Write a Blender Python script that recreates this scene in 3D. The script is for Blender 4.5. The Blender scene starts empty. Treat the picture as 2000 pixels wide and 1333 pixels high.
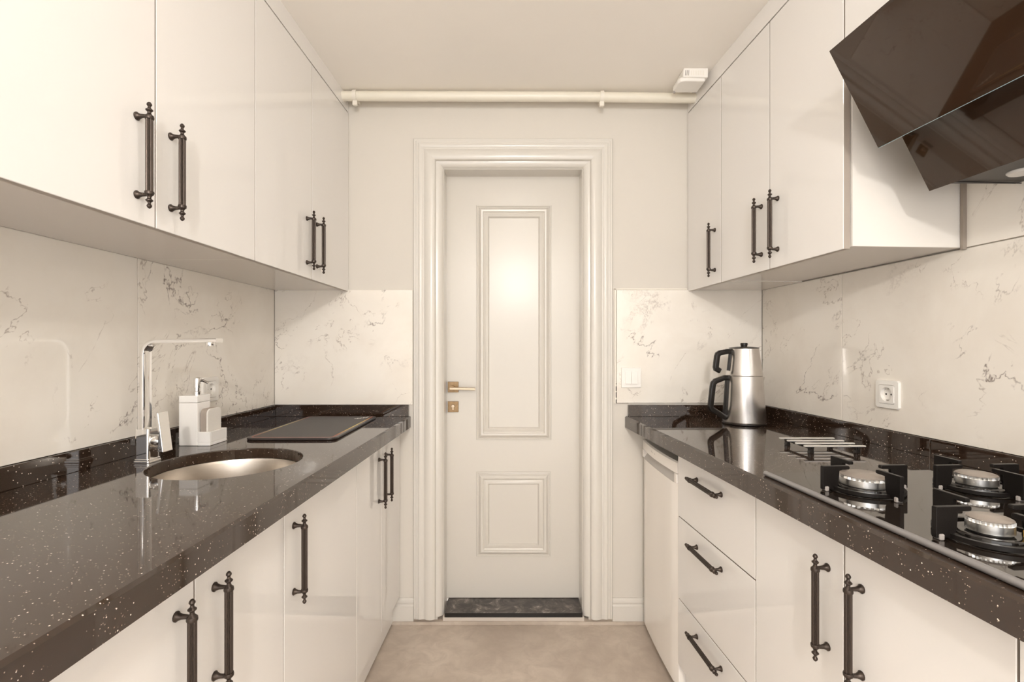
import bpy, bmesh, math, random
from mathutils import Vector, Matrix
random.seed(7)
PI = math.pi
scene = bpy.context.scene
COL = scene.collection

# ------------------------------------------------------------------ camera, light, exposure
F_PX = 960.0
cam_d = bpy.data.cameras.new('camera')
cam_d.sensor_fit = 'HORIZONTAL'; cam_d.sensor_width = 36.0
cam_d.lens = 36.0 * F_PX / 2000.0
cam_d.shift_y = 14.5 / 2000.0
cam_d.clip_start = 0.02
cam = bpy.data.objects.new('camera', cam_d); COL.objects.link(cam)
cam.location = (0, 0, 1.216); cam.rotation_euler = (PI / 2, 0, 0)
scene.camera = cam

world = bpy.data.worlds.new('world'); scene.world = world
world.use_nodes = True
world.node_tree.nodes['Background'].inputs[0].default_value = (1.0, 0.97, 0.945, 1)
world.node_tree.nodes['Background'].inputs[1].default_value = 0.84

LAMP_COL = (1.0, 0.96, 0.91)
DOME_LAMP = ((0.05, 0.62), 7.0)            # flush ceiling lamp: place, strength
GLOBE_LAMP = ((0.05, -1.32, 2.00), 150.0)  # pendant globe: place, strength

vs = scene.view_settings
vs.view_transform = 'Standard'; vs.look = 'None'; vs.gamma = 1.0; vs.use_curve_mapping = False
vs.exposure = 1.96
try:
    scene.cycles.max_bounces = 14; scene.cycles.diffuse_bounces = 8; scene.cycles.glossy_bounces = 6
    scene.cycles.sample_clamp_indirect = 8.0
    scene.cycles.use_denoising = True
except Exception:
    pass

# ------------------------------------------------------------------ materials
def srgb(r, g, b):
    f = lambda c: (c / 12.92 if c <= 0.04045 else ((c + 0.055) / 1.055) ** 2.4)
    return (f(r / 255.0), f(g / 255.0), f(b / 255.0), 1.0)

def new_mat(name):
    m = bpy.data.materials.new(name); m.use_nodes = True
    nt = m.node_tree
    return m, nt, nt.nodes['Principled BSDF']

def ramp(nt, fac, stops):
    n = nt.nodes.new('ShaderNodeValToRGB')
    cr = n.color_ramp
    while len(cr.elements) < len(stops):
        cr.elements.new(0.5)
    for e, (p, c) in zip(cr.elements, stops):
        e.position = p; e.color = c if len(c) == 4 else (*c, 1)
    nt.links.new(fac, n.inputs[0])
    return n.outputs[0]

def noise(nt, vec, scale, detail=4, rough=0.55, dist=0.0):
    n = nt.nodes.new('ShaderNodeTexNoise')
    n.inputs['Scale'].default_value = scale; n.inputs['Detail'].default_value = detail
    n.inputs['Roughness'].default_value = rough; n.inputs['Distortion'].default_value = dist
    if vec is not None: nt.links.new(vec, n.inputs['Vector'])
    return n.outputs['Fac']

def objco(nt):
    return nt.nodes.new('ShaderNodeTexCoord').outputs['Object']

def math_n(nt, op, a, b=None):
    n = nt.nodes.new('ShaderNodeMath'); n.operation = op
    for i, v in enumerate((a, b)):
        if v is None: continue
        if isinstance(v, (int, float)): n.inputs[i].default_value = v
        else: nt.links.new(v, n.inputs[i])
    return n.outputs[0]

def mixc(nt, fac, a, b):
    n = nt.nodes.new('ShaderNodeMix'); n.data_type = 'RGBA'
    if isinstance(fac, (int, float)): n.inputs[0].default_value = fac
    else: nt.links.new(fac, n.inputs[0])
    for i, v in ((6, a), (7, b)):
        if isinstance(v, tuple): n.inputs[i].default_value = v
        else: nt.links.new(v, n.inputs[i])
    return n.outputs[2]

def bump(nt, bs, height, strength, dist=0.002):
    b = nt.nodes.new('ShaderNodeBump'); b.inputs['Strength'].default_value = strength
    b.inputs['Distance'].default_value = dist
    nt.links.new(height, b.inputs['Height']); nt.links.new(b.outputs[0], bs.inputs['Normal'])

def plain(name, col, rough=0.5, metal=0.0, var=0.03, vscale=6.0, ior=1.5, bstr=0.0, bscale=300, coat=0.0):
    m, nt, bs = new_mat(name)
    o = objco(nt)
    f = noise(nt, o, vscale, 3)
    c2 = tuple(max(0, c * (1 - 2 * var)) for c in col[:3]) + (1,)
    nt.links.new(mixc(nt, f, col, c2), bs.inputs['Base Color'])
    bs.inputs['Roughness'].default_value = rough
    bs.inputs['Metallic'].default_value = metal
    bs.inputs['IOR'].default_value = ior
    bs.inputs['Coat Weight'].default_value = coat
    bs.inputs['Coat Roughness'].default_value = 0.04
    if bstr: bump(nt, bs, noise(nt, o, bscale, 2), bstr)
    return m

M = {}
M['wall'] = plain('wall_paint', (0.65, 0.615, 0.56, 1), 0.75, var=0.015, bstr=0.05, bscale=120)
M['ceiling'] = plain('ceiling_paint', (0.90, 0.865, 0.815, 1), 0.8, var=0.015)
M['lacquer'] = plain('white_gloss_lacquer', (0.785, 0.768, 0.748, 1), 0.03, var=0.006, ior=1.5)
M['carcass'] = plain('white_melamine', (0.80, 0.765, 0.715, 1), 0.35, var=0.01)
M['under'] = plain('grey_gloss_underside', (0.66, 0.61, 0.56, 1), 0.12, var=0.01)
M['doorpaint'] = plain('door_satin_paint', (0.63, 0.60, 0.547, 1), 0.27, var=0.006)
M['casing'] = plain('casing_satin_paint', (0.66, 0.632, 0.583, 1), 0.22, var=0.006)
M['bronze'] = plain('dark_bronze', (0.075, 0.058, 0.048, 1), 0.36, 0.75, var=0.1, vscale=40)
M['brass'] = plain('antique_brass', (0.30, 0.20, 0.11, 1), 0.38, 0.9, var=0.22, vscale=90)
M['brass_light'] = plain('worn_brass_lever', (0.50, 0.40, 0.29, 1), 0.32, 0.9, var=0.08, vscale=60)
M['chrome'] = plain('chrome', (0.88, 0.87, 0.86, 1), 0.05, 1.0, var=0.0)
M['whiteplastic'] = plain('white_plastic', (0.86, 0.84, 0.80, 1), 0.3, var=0.006)
M['creamplastic'] = plain('cream_plastic', (0.78, 0.74, 0.66, 1), 0.45, var=0.01)
M['pipe'] = plain('cream_pipe_paint', (0.78, 0.74, 0.64, 1), 0.35, var=0.02)
M['ceramic'] = plain('white_ceramic', (0.90, 0.885, 0.86, 1), 0.18, var=0.004)
M['blackplastic'] = plain('black_plastic', (0.014, 0.011, 0.009, 1), 0.22, var=0.1, ior=1.4)
M['iron'] = plain('black_enamel_iron', (0.010, 0.008, 0.007, 1), 0.34, var=0.1, ior=1.3, bstr=0.1, bscale=500)
M['enamel'] = plain('gloss_black_enamel', (0.010, 0.008, 0.007, 1), 0.10, var=0.05, ior=1.5)
M['rubber'] = plain('grey_rubber', (0.35, 0.32, 0.30, 1), 0.6, var=0.05)
M['hobglass'] = plain('black_hob_glass', (0.016, 0.011, 0.008, 1), 0.03, var=0.0, ior=2.1)
M['hoodglass'] = plain('black_hood_glass', (0.034, 0.018, 0.010, 1), 0.025, var=0.0, ior=1.62)
M['glassedge'] = plain('polished_glass_edge', (0.30, 0.42, 0.46, 1), 0.15, var=0.02)
M['hoodbody'] = plain('dark_hood_metal', (0.05, 0.043, 0.037, 1), 0.4, 0.3, var=0.05)
M['aluminium'] = plain('aluminium', (0.80, 0.79, 0.77, 1), 0.3, 1.0, var=0.06, vscale=60)
M['trivetbar'] = plain('pale_aluminium_bar', (0.86, 0.83, 0.79, 1), 0.42, 0.55, var=0.03)
M['alutrim'] = plain('grey_aluminium_trim', (0.36, 0.35, 0.35, 1), 0.38, 0.6, var=0.04)
M['enamelcap'] = plain('grey_burner_cap', (0.42, 0.37, 0.33, 1), 0.35, 0.4, var=0.03)
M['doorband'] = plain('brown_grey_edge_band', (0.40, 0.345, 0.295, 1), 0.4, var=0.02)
M['dark'] = plain('dark_void', (0.02, 0.017, 0.015, 1), 0.7, var=0.1)
M['shadowstrip'] = plain('brown_gap_shade_and_joint', (0.33, 0.28, 0.235, 1), 0.5, var=0.05)  # brown painted in for a shaded cabinet gap; also colours the open tile joint
M['mat'] = plain('charcoal_mat', (0.085, 0.078, 0.078, 1), 0.55, var=0.06, bstr=0.1)
M['matedge'] = plain('dark_brown_mat_edge', (0.030, 0.022, 0.020, 1), 0.3, var=0.06)
M['print'] = plain('white_print', (0.85, 0.83, 0.80, 1), 0.5, var=0.0)
M['sponge'] = plain('beige_sponge', (0.42, 0.36, 0.31, 1), 0.9, var=0.1, bstr=0.5, bscale=600)
M['spongewhite'] = plain('white_scourer', (0.80, 0.77, 0.72, 1), 0.85, var=0.02, bstr=0.2)
M['silicone'] = plain('pale_silicone', (0.62, 0.56, 0.50, 1), 0.4, var=0.04)
M['fridge'] = plain('fridge_white', (0.88, 0.845, 0.80, 1), 0.10, var=0.006)
M['fridgegrey'] = plain('fridge_grip_grey', (0.50, 0.475, 0.45, 1), 0.35, var=0.02)
M['mirrorlens'] = plain('frosted_lens', (0.75, 0.73, 0.70, 1), 0.3, var=0.01)
M['yellowtip'] = plain('brass_igniter', (0.72, 0.45, 0.10, 1), 0.35, 0.4, var=0.05)

def granite():
    m, nt, bs = new_mat('black_galaxy_granite')
    o = objco(nt)
    base = mixc(nt, noise(nt, o, 160, 4, 0.7), (0.006, 0.004, 0.003, 1), (0.055, 0.030, 0.018, 1))
    col = base
    for sc, th, rad, c in ((300, 0.968, 0.30, (0.80, 0.70, 0.61, 1)), (430, 0.945, 0.34, (0.30, 0.23, 0.18, 1)), (130, 0.982, 0.16, (0.95, 0.87, 0.78, 1))):
        v = nt.nodes.new('ShaderNodeTexVoronoi'); v.inputs['Scale'].default_value = sc
        nt.links.new(o, v.inputs['Vector'])
        s = nt.nodes.new('ShaderNodeSeparateColor'); nt.links.new(v.outputs['Color'], s.inputs[0])
        a = math_n(nt, 'GREATER_THAN', s.outputs[0], th)
        b = math_n(nt, 'LESS_THAN', v.outputs['Distance'], rad)
        col = mixc(nt, math_n(nt, 'MULTIPLY', a, b), col, c)
    nt.links.new(col, bs.inputs['Base Color'])
    bs.inputs['Roughness'].default_value = 0.045
    bs.inputs['IOR'].default_value = 1.82
    return m
M['granite'] = granite()

def marble():
    m, nt, bs = new_mat('veined_marble_tile')
    o = objco(nt)
    oi = nt.nodes.new('ShaderNodeObjectInfo')
    off = math_n(nt, 'MULTIPLY', oi.outputs['Random'], 23.0)
    add = nt.nodes.new('ShaderNodeVectorMath'); add.operation = 'ADD'
    cmb = nt.nodes.new('ShaderNodeCombineXYZ')
    for i in range(3): nt.links.new(off, cmb.inputs[i])
    nt.links.new(o, add.inputs[0]); nt.links.new(cmb.outputs[0], add.inputs[1])
    q = add.outputs[0]
    def vm(op, a, b=None, sc=None):
        n = nt.nodes.new('ShaderNodeVectorMath'); n.operation = op
        for i, v in enumerate((a, b)):
            if v is None: continue
            if isinstance(v, tuple): n.inputs[i].default_value = v
            else: nt.links.new(v, n.inputs[i])
        if sc is not None:
            if isinstance(sc, float): n.inputs['Scale'].default_value = sc
            else: nt.links.new(sc, n.inputs['Scale'])
        return n
    W3 = (0.5774, 0.5774, 0.5774)                       # veins run diagonally across the tiles
    dt = vm('DOT_PRODUCT', q, W3).outputs['Value']
    p = vm('SUBTRACT', q, vm('SCALE', W3, None, math_n(nt, 'MULTIPLY', dt, 0.62)).outputs[0]).outputs[0]
    cloud = noise(nt, q, 3.2, 5, 0.6, 0.4)
    base = ramp(nt, cloud, [(0.30, (0.785, 0.735, 0.665)), (0.55, (0.845, 0.805, 0.74)), (0.75, (0.86, 0.825, 0.77))])
    def vein(scale, width, detail, rough, dist, mscale, m0, m1, fine):
        n = noise(nt, p, scale, detail, rough, dist)
        a = math_n(nt, 'ABSOLUTE', math_n(nt, 'SUBTRACT', n, 0.5))
        wv = math_n(nt, 'MULTIPLY', a, math_n(nt, 'ADD', math_n(nt, 'MULTIPLY', noise(nt, q, fine, 3, 0.7), 3.0), 0.2))
        line = ramp(nt, wv, [(0.0, (1, 1, 1)), (width * 0.4, (0.55, 0.55, 0.55)), (width, (0, 0, 0))])
        mk = ramp(nt, noise(nt, q, mscale, 2, 0.5), [(m0, (0, 0, 0)), (m1, (1, 1, 1))])
        br = ramp(nt, noise(nt, q, fine * 1.6, 2, 0.6), [(0.40, (0.12, 0.12, 0.12)), (0.56, (1, 1, 1))])
        return math_n(nt, 'MULTIPLY', math_n(nt, 'MULTIPLY', line, mk), br)
    v1 = vein(2.4, 0.011, 6, 0.60, 0.35, 3.6, 0.52, 0.60, 60)
    v2 = vein(5.5, 0.014, 5, 0.58, 0.60, 5.0, 0.48, 0.56, 45)
    v3 = vein(2.2, 0.040, 8, 0.66, 0.40, 3.0, 0.56, 0.68, 90)
    c = mixc(nt, math_n(nt, 'MULTIPLY', v2, 0.75), base, (0.36, 0.30, 0.26, 1))
    c = mixc(nt, math_n(nt, 'MULTIPLY', v3, 0.45), c, (0.36, 0.30, 0.27, 1))
    c = mixc(nt, math_n(nt, 'MULTIPLY', v1, 0.95), c, (0.22, 0.175, 0.155, 1))
    nt.links.new(c, bs.inputs['Base Color'])
    bs.inputs['Roughness'].default_value = 0.07
    bs.inputs['IOR'].default_value = 1.5
    return m
M['marble'] = marble()

def floor_mat():
    m, nt, bs = new_mat('taupe_concrete_tile')
    o = objco(nt)
    a = ramp(nt, noise(nt, o, 2.6, 6, 0.6, 0.5), [(0.30, (0.42, 0.352, 0.29)), (0.50, (0.545, 0.470, 0.395)), (0.70, (0.63, 0.550, 0.47))])
    b = noise(nt, o, 14, 5, 0.65, 0.6)
    c = mixc(nt, ramp(nt, b, [(0.40, (0, 0, 0)), (0.72, (0.75, 0.75, 0.75))]), a, (0.40, 0.33, 0.275, 1))
    nt.links.new(c, bs.inputs['Base Color'])
    bs.inputs['Roughness'].default_value = 0.38
    return m
M['floor'] = floor_mat()

def threshold_mat():
    m, nt, bs = new_mat('dusty_black_marble')
    o = objco(nt)
    f = ramp(nt, noise(nt, o, 13, 6, 0.72, 1.0), [(0.40, (0.035, 0.028, 0.024)), (0.54, (0.10, 0.083, 0.072)), (0.66, (0.42, 0.37, 0.33))])
    nt.links.new(f, bs.inputs['Base Color'])
    bs.inputs['Roughness'].default_value = 0.35
    return m
M['threshold'] = threshold_mat()

def brushed(name, col, rough, sc):
    m, nt, bs = new_mat(name)
    o = objco(nt)
    mp = nt.nodes.new('ShaderNodeMapping'); mp.inputs['Scale'].default_value = sc
    nt.links.new(o, mp.inputs['Vector'])
    n = noise(nt, mp.outputs[0], 60, 3, 0.6)
    c2 = tuple(c * 0.86 for c in col[:3]) + (1,)
    nt.links.new(mixc(nt, n, col, c2), bs.inputs['Base Color'])
    bs.inputs['Metallic'].default_value = 1.0
    bs.inputs['Roughness'].default_value = rough
    return m
M['steel'] = brushed('brushed_steel', (0.74, 0.71, 0.68, 1), 0.24, (0.3, 0.3, 12))
M['sinksteel'] = brushed('satin_sink_steel', (0.66, 0.60, 0.53, 1), 0.34, (1, 1, 8))

def mat_border():
    m, nt, bs = new_mat('rainbow_mat_border')
    o = objco(nt)
    s = nt.nodes.new('ShaderNodeSeparateXYZ'); nt.links.new(o, s.inputs[0])
    y = math_n(nt, 'ABSOLUTE', math_n(nt, 'MULTIPLY', s.outputs[1], 3.8))
    c = ramp(nt, y, [(0.05, (0.80, 0.66, 0.22)), (0.45, (0.74, 0.50, 0.17)), (0.78, (0.52, 0.16, 0.09)), (1.0, (0.30, 0.17, 0.15))])
    nt.links.new(c, bs.inputs['Base Color']); bs.inputs['Roughness'].default_value = 0.5
    return m
M['matborder'] = mat_border()

def emit(name, col, strength):
    m, nt, bs = new_mat(name)
    bs.inputs['Base Color'].default_value = (0.9, 0.88, 0.85, 1)
    bs.inputs['Emission Color'].default_value = (*col, 1)
    bs.inputs['Emission Strength'].default_value = strength
    return m

# ------------------------------------------------------------------ mesh helpers
ORI = {}
class MB:
    def __init__(s): s.bm = bmesh.new()
    def box(s, x0, x1, y0, y1, z0, z1, bev=0.0, seg=1):
        x0, x1 = sorted((x0, x1)); y0, y1 = sorted((y0, y1)); z0, z1 = sorted((z0, z1))
        old = set(s.bm.faces)
        r = bmesh.ops.create_cube(s.bm, size=1.0)
        for v in r['verts']:
            v.co = Vector(((x0 + x1) / 2 + v.co.x * (x1 - x0), (y0 + y1) / 2 + v.co.y * (y1 - y0), (z0 + z1) / 2 + v.co.z * (z1 - z0)))
        if bev:
            es = {e for v in r['verts'] for e in v.link_edges}
            bmesh.ops.bevel(s.bm, geom=list(es), offset=bev, segments=seg, profile=0.5, affect='EDGES', clamp_overlap=True)
        for f in s.bm.faces:
            if f not in old: f.material_index = 1
        return s
    def prism(s, pts, axis, lo, hi, bev=0.0, seg=2, soft=False):
        old = set(s.bm.faces)
        def P(a, b, h):
            return {'x': (h, a, b), 'y': (a, h, b), 'z': (a, b, h)}[axis]
        A = [s.bm.verts.new(P(a, b, lo)) for a, b in pts]; B = [s.bm.verts.new(P(a, b, hi)) for a, b in pts]
        n = len(pts); fs = [s.bm.faces.new(A), s.bm.faces.new(B)]
        for i in range(n):
            fs.append(s.bm.faces.new((A[i], A[(i + 1) % n], B[(i + 1) % n], B[i])))
        bmesh.ops.recalc_face_normals(s.bm, faces=fs)
        if bev:
            es = {e for v in A + B for e in v.link_edges}
            bmesh.ops.bevel(s.bm, geom=list(es), offset=bev, segments=seg, profile=0.5, affect='EDGES', clamp_overlap=True)
        k = {'x': 0, 'y': 1, 'z': 2}[axis]
        for f in s.bm.faces:
            if f not in old and (not soft or abs(f.normal[k]) > 0.98 or f.calc_area() > 2e-3): f.material_index = 1
        return s
    def lathe(s, prof, seg=32, mat=None, flutes=None):
        rings = []; fs = []
        for r, z in prof:
            if r < 1e-6: rings.append([s.bm.verts.new((0, 0, z))])
            else: rings.append([s.bm.verts.new((r * math.cos(2 * PI * k / seg), r * math.sin(2 * PI * k / seg), z)) for k in range(seg)])
        for a, b in zip(rings, rings[1:]):
            for k in range(seg):
                k2 = (k + 1) % seg
                if len(a) == 1 and len(b) == 1: continue
                if len(a) == 1: fs.append(s.bm.faces.new((a[0], b[k2], b[k])))
                elif len(b) == 1: fs.append(s.bm.faces.new((a[k], a[k2], b[0])))
                else: fs.append(s.bm.faces.new((a[k], a[k2], b[k2], b[k])))
        vs_ = [v for r in rings for v in r]
        if mat is not None: bmesh.ops.transform(s.bm, matrix=mat, verts=vs_)
        bmesh.ops.recalc_face_normals(s.bm, faces=fs)
        return s
    def gear(s, r0, r1, n, z0, z1, mat=None):
        A = []; B = []
        for k in range(n * 2):
            r = r0 if k % 2 else r1; a = PI * k / n
            A.append(s.bm.verts.new((r * math.cos(a), r * math.sin(a), z0))); B.append(s.bm.verts.new((r * math.cos(a), r * math.sin(a), z1)))
        fs = [s.bm.faces.new(A), s.bm.faces.new(B)]
        for k in range(2 * n):
            k2 = (k + 1) % (2 * n); fs.append(s.bm.faces.new((A[k], A[k2], B[k2], B[k])))
        if mat is not None: bmesh.ops.transform(s.bm, matrix=mat, verts=A + B)
        bmesh.ops.recalc_face_normals(s.bm, faces=fs)
        return s
    def sweep(s, path, sect, up=(0, 0, 1), closed=False):
        """sweep a 2-D section (a: side, b: up) along a path with mitred joints"""
        P = [Vector(p) for p in path]; n = len(P); rings = []
        for i in range(n):
            if closed: d0 = (P[i] - P[i - 1]).normalized(); d1 = (P[(i + 1) % n] - P[i]).normalized()
            else:
                d0 = (P[i] - P[i - 1]).normalized() if i > 0 else (P[1] - P[0]).normalized()
                d1 = (P[i + 1] - P[i]).normalized() if i < n - 1 else d0
            t = (d0 + d1).normalized(); U = Vector(up)
            side = t.cross(U)
            if side.length < 1e-5: side = t.cross(Vector((1, 0, 0)))
            side.normalize(); u2 = side.cross(t).normalized()
            k = 1.0 / max(0.4, math.sqrt(max(0.0, (1 + d0.dot(d1)) / 2)))
            bend = (d1 - d0)
            ring = []
            for a, b in sect:
                off = side * a + u2 * b
                if bend.length > 1e-4:
                    bd = bend.normalized(); off = off + bd * (off.dot(bd)) * (k - 1)
                ring.append(s.bm.verts.new(P[i] + off))
            rings.append(ring)
        fs = []; m = len(sect)
        pairs = list(zip(rings, rings[1:])) + ([(rings[-1], rings[0])] if closed else [])
        for a, b in pairs:
            for k in range(m):
                fs.append(s.bm.faces.new((a[k], a[(k + 1) % m], b[(k + 1) % m], b[k])))
        if not closed: fs += [s.bm.faces.new(rings[0]), s.bm.faces.new(rings[-1])]
        bmesh.ops.recalc_face_normals(s.bm, faces=fs)
        return s
    def tube(s, path, r, seg=12, up=(0, 0, 1)):
        return s.sweep(path, [(r * math.cos(2 * PI * k / seg), r * math.sin(2 * PI * k / seg)) for k in range(seg)], up)
    def rings(s, loops, closed_loop=True, cap=False):
        R = [[s.bm.verts.new(p) for p in L] for L in loops]; fs = []
        for a, b in zip(R, R[1:]):
            m = len(a)
            for k in range(m if closed_loop else m - 1):
                fs.append(s.bm.faces.new((a[k], a[(k + 1) % m], b[(k + 1) % m], b[k])))
        if cap: fs += [s.bm.faces.new(R[0]), s.bm.faces.new(R[-1])]
        bmesh.ops.recalc_face_normals(s.bm, faces=fs)
        return s
    def mesh(s, name, m, origin=(0, 0, 0), smooth=True, ang=32):
        bm = s.bm
        if Vector(origin).length > 0: bmesh.ops.translate(bm, vec=-Vector(origin), verts=bm.verts[:])
        for f in bm.faces: f.smooth = smooth and f.material_index == 0; f.material_index = 0
        if smooth:
            for e in bm.edges:
                if len(e.link_faces) == 2:
                    e.smooth = e.calc_face_angle(0.0) < math.radians(ang)
                else: e.smooth = False
        me = bpy.data.meshes.new(name); bm.to_mesh(me); bm.free()
        me.materials.append(M[m] if isinstance(m, str) else m)
        return me
    def part(s, name, m, parent, label=None, smooth=True):
        me = s.mesh(name, m, ORI.get(parent.name, (0, 0, 0)), smooth)
        o = bpy.data.objects.new(name, me); COL.objects.link(o); o.parent = parent
        ORI[o.name] = ORI.get(parent.name, Vector((0, 0, 0)))
        if label: o['label'] = label
        return o
    def top(s, name, m, frame=None, origin=(0, 0, 0)):
        me = s.mesh(name, m, origin)
        o = bpy.data.objects.new(name, me); COL.objects.link(o)
        o.matrix_world = (frame or Matrix()) @ Matrix.Translation(Vector(origin))
        ORI[o.name] = Vector(origin)
        return o

def tag(o, label, cat, group=None):
    o['label'] = label; o['category'] = cat
    if group: o['group'] = group
    return o
def structure(o, label=None, cat=None):
    o['kind'] = 'structure'
    if label: o['label'] = label
    if cat: o['category'] = cat
    return o
def root(name, origin, frame=None):
    o = bpy.data.objects.new(name, None); COL.objects.link(o); o.empty_display_size = 0.05
    o.matrix_world = (frame or Matrix()) @ Matrix.Translation(Vector(origin))
    ORI[o.name] = Vector(origin)
    return o
def inst(name, me, parent, loc, rot=None):
    """a copy sharing mesh data, placed in the frame coordinates of its thing"""
    o = bpy.data.objects.new(name, me); COL.objects.link(o); o.parent = parent
    o.location = Vector(loc) - ORI.get(parent.name, Vector((0, 0, 0)))
    if rot: o.rotation_euler = rot
    return o

# ------------------------------------------------------------------ frames of the two kitchen runs
D = 2.18                                  # back wall
CR = Vector((1.113, D, 0)); CL = Vector((-1.058, D, 0))
aR = math.atan(65 / F_PX); aL = math.atan(21 / F_PX)
tR = Vector((math.sin(aR), -math.cos(aR), 0)); nR = Vector((-math.cos(aR), -math.sin(aR), 0))
tL = Vector((-math.sin(aL), -math.cos(aL), 0)); nL = Vector((math.cos(aL), -math.sin(aL), 0))
def mk_frame(o, ex, ey):
    return Matrix(((ex.x, ey.x, 0, o.x), (ex.y, ey.y, 0, o.y), (0, 0, 1, 0), (0, 0, 0, 1)))
FR = mk_frame(CR, nR, tR)                 # local: x = out of the wall, y = along the run towards the viewer
FL = mk_frame(CL, nL, -tL)                # local: x = out of the wall, y = -(along the run)
RUN = {'R': (FR, 1), 'L': (FL, -1)}
H_CEIL = 2.328
CT, CB = 0.916, 0.866                     # worktop top and bottom
UB, UT = 1.468, 2.256                     # wall cabinet door bottom / top
UD = 0.334                                # wall cabinet depth to the door face
Y_FRONT = -1.5                            # unseen end wall left out so even world light floods in as fill

# ------------------------------------------------------------------ room shell
def wallpt(C, t, y): return C + t * ((C.y - y) / -t.y)
lw = wallpt(CL, tL, Y_FRONT); rw = wallpt(CR, tR, Y_FRONT)
fl = structure(MB().prism([(CL.x - 0.3, D + 0.6), (CR.x + 0.3, D + 0.6), (rw.x + 0.3, Y_FRONT - 0.3), (lw.x - 0.3, Y_FRONT - 0.3)], 'z', -0.10, -0.004).top('floor', 'silicone'), 'taupe concrete-look tiled floor between the cabinets', 'floor')
YJ = 2.158
ty = YJ - 0.002; k = 0
while ty > Y_FRONT:
    y1 = max(ty - 1.2, Y_FRONT)
    for xa, xb in ((-1.30, -0.602), (-0.598, 0.60), (0.604, 1.45)):
        MB().box(xa, xb, y1 + 0.003, ty, -0.05, 0.0, 0.0008).part('floor_tile', 'floor', fl)
    ty = y1
MB().box(-0.53, 0.60, YJ, D + 0.02, -0.02, 0.013, 0.001).part('border_strip', 'floor', fl)
structure(MB().prism([(CL.x - 0.3, D + 0.6), (CR.x + 0.3, D + 0.6), (rw.x + 0.3, Y_FRONT - 0.3), (lw.x - 0.3, Y_FRONT - 0.3)], 'z', H_CEIL, H_CEIL + 0.1).top('ceiling', 'ceiling'), 'plain cream painted ceiling', 'ceiling')
XC = 0.0045                               # door centre line
OX0, OX1, OZ = XC - 0.335, XC + 0.335, 2.044
wb = MB()
wb.prism([(CL.x - 0.25, -0.05), (OX0, -0.05), (OX0, OZ), (OX1, OZ), (OX1, -0.05), (CR.x + 0.25, -0.05), (CR.x + 0.25, H_CEIL), (CL.x - 0.25, H_CEIL)], 'y', D, D + 0.22)
wb = structure(wb.top('wall_back', 'wall'), 'cream painted back wall around the door', 'wall')
def side_wall(name, C, t, sgn, lab):
    e = wallpt(C, t, Y_FRONT)
    return structure(MB().prism([(C.x, D + 0.2), (C.x + sgn * 0.15, D + 0.2), (e.x + sgn * 0.15, Y_FRONT), (e.x, Y_FRONT)] if False else
                     [(C.x - t.x * 0.2 / abs(t.y), D + 0.2), (C.x + sgn * 0.15, D + 0.2), (e.x + sgn * 0.15, Y_FRONT), (e.x, Y_FRONT)], 'z', -0.05, H_CEIL).top(name, 'wall'), lab, 'wall')
wl = side_wall('wall_left', CL, tL, -1, 'left wall behind the sink run')
wr = side_wall('wall_right', CR, tR, 1, 'right wall behind the gas hob run')

# marble backsplash tiles (parts of the walls)
def tile_run(wall, F, sg, spans, z0, z1):
    for s0, s1 in spans:
        me = MB().box(0.0005, 0.009, sg * (s0 + 0.001), sg * (s1 - 0.001), z0, z1, 0.0006).mesh('tile', 'marble')
        o = bpy.data.objects.new('tile', me); COL.objects.link(o); o.parent = wall
        o.matrix_parent_inverse = wall.matrix_world.inverted(); o.matrix_world = F
TZ0, TZ1 = 0.9675, 1.473
tile_run(wl, FL, -1, [(0.010, 0.78), (0.78, 1.98), (1.98, 2.75)], TZ0, TZ1)
tile_run(wr, FR, 1, [(0.010, 0.486), (0.486, 1.686), (1.686, 2.75)], TZ0, TZ1)
tile_run(wr, FR, 1, [(0.9155, 1.686), (1.686, 2.75)], TZ1 + 0.003, 2.05)
MB().box(CL.x + 0.0095, -0.4392, D - 0.009, D - 0.0005, TZ0, 1.4745, 0.0006).part('tile', 'marble', wb)
MB().box(0.4625, CR.x - 0.0095, D - 0.009, D - 0.0005, 0.9755, 1.4745, 0.0006).part('tile', 'marble', wb)
MB().box(0.4525, 0.4608, D - 0.006, D, 0.972, 1.481, 0.001).box(0.4525, 0.775, D - 0.006, D, 1.4755, 1.482, 0.001).part('tile_trim', 'creamplastic', wb)
g = MB()
for z0, z1 in ((0.973, 0.990), (0.998, 1.022), (1.028, 1.048), (1.058, 1.061)):
    g.box(0.4590, 0.4622, D - 0.0075, D, z0, z1)
g.part('chipped_tile_edge', 'dark', wb)
MB().box(0.4625, 0.515, D - 0.0075, D, 0.973, 0.9750).part('open_joint', 'shadowstrip', wb)

# baseboards
def baseboard(name, x0, x1, lab):
    b = MB()
    prof = [(0, 0.013), (0.015, 0.013), (0.015, 0.078), (0.012, 0.081), (0.0105, 0.085), (0.012, 0.089), (0.0135, 0.094), (0.012, 0.103), (0.006, 0.111), (0.0, 0.112)]
    b.prism([(D - v, z) for v, z in prof], 'x', x0, x1)
    return structure(b.top(name, 'casing'), lab, 'baseboard')
baseboard('baseboard_left', -0.53, -0.4345, 'short white moulded baseboard left of the door')
baseboard('baseboard_right', 0.4435, 0.60, 'short white moulded baseboard right of the door')

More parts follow.
